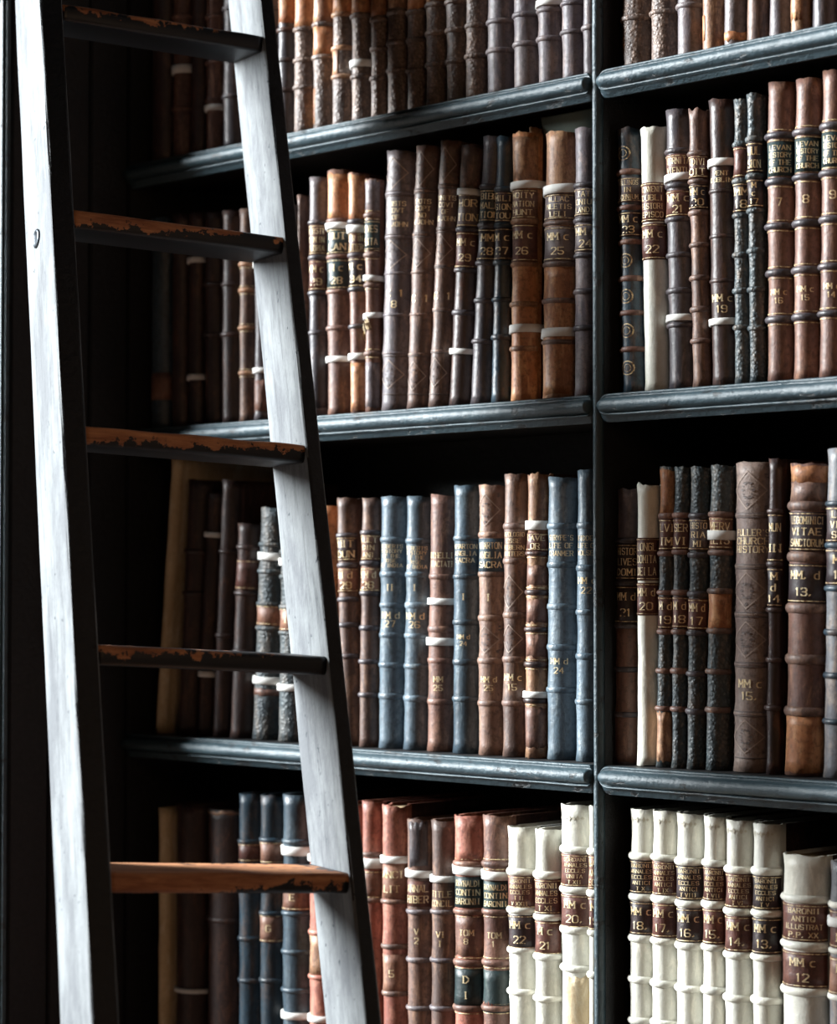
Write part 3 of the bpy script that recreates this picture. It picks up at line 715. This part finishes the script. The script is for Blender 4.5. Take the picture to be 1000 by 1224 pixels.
L3 = [
 (72,60,130,165,'br','brown ribbed book emerging from behind stile',{'b':[295,400,520,610,720],'bm':'dk','l':[(300,385,'Ld','MIT|DUN'),(410,495,'Lt','M d|29')],'p':[(170,280,'tn',-1,-.3)]}),
 (137,148,192,165,'br','brown book with tan gilt labels',{'b':[285,392,498,620,738,855],'bm':'dk','l':[(292,382,'Lt','MULT|DIN|ANI'),(408,492,'Lt','MM d|28')]}),
 (197,208,282,160,'bl','blue book, gilt title above numeral II',dict(rib,b=[310,432,540,645,750,860],l=[(318,415,'','ROBERTS|HISTORY|OF THE|RISE|OF INDIA'),(460,495,'','II'),(555,625,'','MM d|27')],ts=1.15)),
 (285,298,366,160,'bl','blue book, gilt title above numeral I',dict(rib,b=[315,432,540,648,755,868],l=[(325,420,'','ROBERTS|HISTORY|OF THE|RISE|OF INDIA'),(460,495,'','I'),(558,628,'','MM d|26')],ts=1.15)),
 (367,380,455,155,'rb','brown book with two white ties',dict(rib,b=[440,625,735,880],l=[(345,415,'','OTHELLI|TRACTATI'),(780,850,'','MM|25')],t=[(527,24,0),(668,28,0)])),
 (457,463,545,122,'db','dark blue book titled WHARTON ANGLIA SACRA',dict(rib,b=[305,440,600,740,870],l=[(315,400,'','WHARTON|ANGLIA|SACRA'),(490,530,'','I'),(635,690,'','MM d|24')])),
 (548,551,634,120,'lb','brown tooled book, blue label WHARTON ANGLIA SACRA',dict(rib,b=[292,430,585,735,885],l=[(305,422,'db','WHARTON|ANGLIA|SACRA'),(485,540,'','I'),(780,850,'','MM d|25')],dia=[(140,270),(605,715)],dm='blindp',lrules=0)),
 (636,641,715,82,'br','brown tooled book with four title lines',dict(rib,b=[262,385,575,730,885],l=[(272,378,'','APOLOGIO|ESSE|HIBERN|WRITERS'),(770,850,'','MM c|15')],dia=[(425,560),(600,715)],dm='blindp')),
 (717,727,785,78,'tn','cracked orange book with two white ties',{'b':[358,495,625,748,875],'bm':'um','rules':1,'l':[(285,350,'Lb','CAVE|OR')],'t':[(259,32,0),(854,22,0)],'rag':.006,'p':[(400,470,'rb'),(520,600,'rb'),(640,720,'rb'),(900,1040,'rb')]}),
 (787,793,885,92,'bl',"blue book lettered LIFE OF CRANMER",dict(rib,b=[262,398,545,688,838],l=[(282,378,'',"STRYPE'S|LIFE OF|CRANMER"),(715,790,'','MM d|24')])),
 (893,900,972,68,'bl','pale blue book lettered LIFE OF WOLSEY',dict(rib,b=[260,410,565,720,880],l=[(285,375,'','FIDDES|LIFE OF|WOLSEY'),(430,510,'','MM d|22')]))]
row(3, 'left', 'third row', 0, 0, 1, sh3+conv(L3, 380, 540, 2.941))
mtl = {'bm':'rb','lrules':1}
row(3, 'right', 'third row', 710, 520, 2.783, [
 (57,67,127,182,'gb','grey brown book labelled MM d 21',{'b':[352,492,635,780,930],'bm':'dk','l':[(362,482,'Ld','HISTOR|LIVES|DOMI'),(502,626,'Ld','MM d|21')],'p':[(640,1090,'rb')]}),
 (133,133,200,165,'ve','white vellum book with red brown labels',{'l':[(342,484,'Lb','LONGL|DOMITA|DEI LA'),(492,600,'Lb','MM d|20')],'rag':.003}),
 (201,216,249,108,'mt','narrow teal book with orange head and foot',dict(mtl,b=[270,395,525,655,785,910],l=[(280,384,'Lb','LVI|IM'),(538,645,'Lb','M d|19')],p=[(112,265,'or'),(922,1085,'tn')])),
 (251,263,298,108,'mt','narrow mottled teal book with brown bands',dict(mtl,b=[268,390,525,655,785,912],l=[(280,382,'Lb','SER|VI'),(538,642,'Lb','M d|18')])),
 (299,314,358,108,'mt','teal book, grey label, number 17',dict(mtl,b=[270,400,530,660,795,920],bm='dk',l=[(280,385,'Lk','HISTO|RIA|MI'),(545,648,'Lb','MM d|17')])),
 (360,378,430,104,'mt','teal book with white tie and orange patch',dict(mtl,b=[265,392,520,652,788,915],bm='br',l=[(275,380,'Lt','MERV|ILIS')],t=[(334,30,0)],p=[(526,645,'or')])),
 (441,451,568,95,'tp',"broad taupe book titled FULLER'S CHURCH HISTORY",{'bh':.0025,'bp':.001,'b':[268,438,598,765,928],'l':[(305,402,'',"FULLER'S|CHURCH|HISTORY"),(800,895,'','MM c|15.')],'dia':[(112,258),(450,588),(612,750),(940,1068)],'lines':[104,262,275,432,445,592,606,758,772,922,935,1075],'ts':1.2,'tw':1.12,'tc':.26,'petals':12}),
 (570,581,610,80,'um','slim dark book between taupe and orange books',{'b':[255,430,582,748,908],'l':[(262,422,'Ld','MUN|IN'),(442,572,'Ld','M|d|14')],'rules':0}),
 (613,634,738,98,'rb','broad brown book with orange head and foot',{'b':[238,408,578,748,922],'bm':'br','bh':.006,'bp':.003,'l':[(258,388,'Ld','LEGOMINICI|VITAE|SANCTORUM'),(430,560,'Ld','MM. d|13.')],'p':[(100,160,'or'),(160,225,'br'),(935,1125,'or')],'rag':.003,'tw':1.12,'tc':.26}),
 (743,757,850,48,'gy','tall grey ribbed book labelled 12',{'b':[230,368,512,658,802,955],'bm':'tl','l':[(240,358,'Ld','LAT|VITA|SAN'),(380,500,'Ld','MM|12')]}),
 (852,866,950,60,'br','brown book beyond the frame edge',{'b':[300,500,700]}),
 (952,966,1040,40,'dk','dark book beyond the frame edge',{'b':[300,500,700]})])
# ---- bottom row
sh4 = [
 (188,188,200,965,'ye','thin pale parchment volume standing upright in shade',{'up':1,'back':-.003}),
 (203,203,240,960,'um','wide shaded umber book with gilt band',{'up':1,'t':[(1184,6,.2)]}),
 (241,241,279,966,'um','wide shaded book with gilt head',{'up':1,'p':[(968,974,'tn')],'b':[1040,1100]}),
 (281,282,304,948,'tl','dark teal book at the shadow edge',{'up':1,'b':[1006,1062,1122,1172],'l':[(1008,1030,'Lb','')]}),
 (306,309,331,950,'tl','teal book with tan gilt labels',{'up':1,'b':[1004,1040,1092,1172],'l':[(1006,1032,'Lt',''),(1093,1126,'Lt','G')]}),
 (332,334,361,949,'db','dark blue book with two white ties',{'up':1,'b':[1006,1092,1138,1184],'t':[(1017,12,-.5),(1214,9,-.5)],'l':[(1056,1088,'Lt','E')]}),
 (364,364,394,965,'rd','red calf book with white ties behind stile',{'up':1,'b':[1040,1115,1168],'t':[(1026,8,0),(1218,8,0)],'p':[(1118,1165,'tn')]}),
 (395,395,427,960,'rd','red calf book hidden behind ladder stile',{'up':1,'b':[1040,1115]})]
nun = {'b':[322,500,690,860],'bm':'rb','rules':1,'bh':.0045,'bp':.0028}
vel = {'bh':.0046,'bp':.0030}
L4 = [
 (93,93,158,85,'rd','orange red calf book with white tie',{'up':1,'b':[285,455],'bm':'br','t':[(318,40,0)],'l':[(345,450,'Lt','')]}),
 (168,162,250,95,'rd','red book with tan panel and white tie',{'b':[462,630,805],'bm':'br','t':[(306,28,0)],'l':[(325,450,'Lt','ANCI|LIT'),(660,800,'Lt','5')],'lrules':0,'rag':.004}),
 (260,256,343,152,'br','brown book, dark streak, white tie',{'b':[500,680,860],'bm':'gb','t':[(358,28,-1)],'l':[(385,480,'Lb','ANNAL|HIBER'),(550,630,'','V|2')],'lrules':0,'p':[(160,330,'dk',-.1,.8)]}),
 (346,348,428,155,'br','plain brown book with white tie, lettered TITLE',{'b':[500,680,860],'bm':'gb','t':[(377,24,0)],'l':[(410,490,'','TITLE|CONCIL'),(560,640,'','VI|I')]}),
 (431,430,534,137,'rd','bright red topped book, green BARONII label',dict(nun,l=[(368,484,'Lg','RAYNALDI|CONTIN|BARONII'),(555,630,'','TOM|8'),(712,848,'Lg','D|I')],t=[(345,32,-1)],p=[(515,665,'rb'),(145,310,'rd')],lrules=0)),
 (538,537,634,137,'rb','brown topped book, torn green label',dict(nun,l=[(385,492,'Lg','RAYNALDI|CONTIN|BARONII'),(565,640,'','TOM|1'),(718,875,'Lg','')],t=[(364,32,-1)],p=[(770,860,'rd',-.7,.3)],lrules=0)),
 (638,630,734,178,'ve','cream vellum book labelled 22',dict(vel,b=[352,495,645,800],l=[(366,488,'Lb','BARONII|ANNALES|ECCLES|T II|V XXII'),(512,640,'Ld','MM c|22')])),
 (735,733,824,188,'ve','narrow cream vellum book labelled 21',dict(vel,b=[362,520,668,825],l=[(378,508,'Lb','BARONII|ANNALES|ECCLES|T XI'),(534,660,'Lb','M c|21')])),
 (828,825,946,95,'ve','tall cream vellum book labelled 20',dict(vel,b=[268,418,568,712],l=[(284,406,'Lb','GORDANI|ANNALES|ECCLES|UNITA|T XII'),(436,560,'Lb','MM c|20.')],swag=[150],p=[(740,1000,'ye',-.2,1)])),
 (948,950,984,105,'ve','cream vellum book half hidden by the divider',dict(vel,b=[275,430,578,735],l=[(290,415,'Lt','BAR|ANN|ECC'),(445,568,'Lb','M|19')]))]
row(4, 'left', 'bottom row', 0, 0, 1, sh4+conv(L4, 400, 930, 3.125))
def V(a, b, c, yt, n, lab, bs, d):
    return (a, b, c, yt, 've', d, dict(vel, b=bs, l=[(bs[0]+16, bs[1]-16, lab, 'BARONII|ANNALES|ECCLES|ANTICI|T '+{18:'X',17:'IX',16:'VIII',15:'VII',14:'VI',13:'V'}[n]), (bs[1]+18, bs[2]-16, lab, 'MM c|%d.' % n)], swag=[yt+45]))
row(4, 'right', 'bottom row', 710, 930, 3.448, [
 V(126,136,222,125,18,'Ld',[322,490,660,830,1000],'cream vellum book labelled 18, nearest the divider'),
 V(222,226,318,133,17,'Lb',[328,498,672,848,1010],'cream vellum book labelled 17'),
 V(320,323,425,143,16,'Ld',[345,518,692,868,1040],'cream vellum book labelled 16, blackish labels'),
 V(430,441,516,155,15,'Lb',[350,520,698,875,1050],'slim cream vellum book labelled 15'),
 V(518,525,630,172,14,'Lb',[378,550,730,908,1080],'cream vellum book labelled 14, brown labels'),
 V(633,638,742,185,13,'Ld',[385,558,740,918,1090],'cream vellum book labelled 13, near black labels'),
 (746,748,940,310,'ve','short broad cracked vellum book labelled 12',{'bh':.0052,'bp':.0032,'b':[498,690,880,1060],'l':[(518,672,'Lb','BARONII|ANTIQ|ILLUSTRAT|P.P. XX'),(715,862,'Lb','MM c|12')],'tw':1.1,'tc':.26}),
 (942,952,1070,340,'gy','mottled grey book with white tie',{'b':[525,715,905],'l':[(545,700,'Lb','IIS|IIT'),(740,892,'Lt','MM|11')],'t':[(595,34,0)],'bm':'ve','rag':.003}),
 (1072,1080,1180,200,'ve','vellum book past the edge of the frame',dict(vel,b=[400,600,800]))])
# pale paper box lying across the heads of the books under the top shelf
P0 = at(652, 133, .06); P1 = at(704, 138, .06)
# dark case lying behind the short vellum book
zt = TOPS[1]-.030
bx = empty('paper_folder', (P0.x, .11, zt-.035)); tag(bx, 'pale grey-green curled paper folder tucked under shelf above the tan books', 'folder')
hb = zt-.035; L_ = P1.x-P0.x+.012; vs, fs = [], []; n = 12
for i in range(n+1):                       # curled card: rises from the book tops and bends back
    a = i/n; z = .033*a; y = -.06+.018*math.exp(-a*3)
    for (x, yy) in ((-.004*(1-a)**2+.004*a*0, 0), (L_, 0), (L_, .0014), (-.004*(1-a)**2, .0014)): vs.append((x+.006*(1-a)**2, y+yy, z))
for i in range(n):
    for j in range(4): a = i*4+j; b = i*4+(j+1) % 4; fs.append((a, b, b+4, a+4))
fs += [(3,2,1,0), tuple(n*4+j for j in range(4))]
mesh_obj('card_cover', vs, fs, M['boxp'], bx)
v, q = box(.006, L_-.003, -.038, .03, .001, .031); mesh_obj('paper_bundle', v, q, M['page'], bx, False)
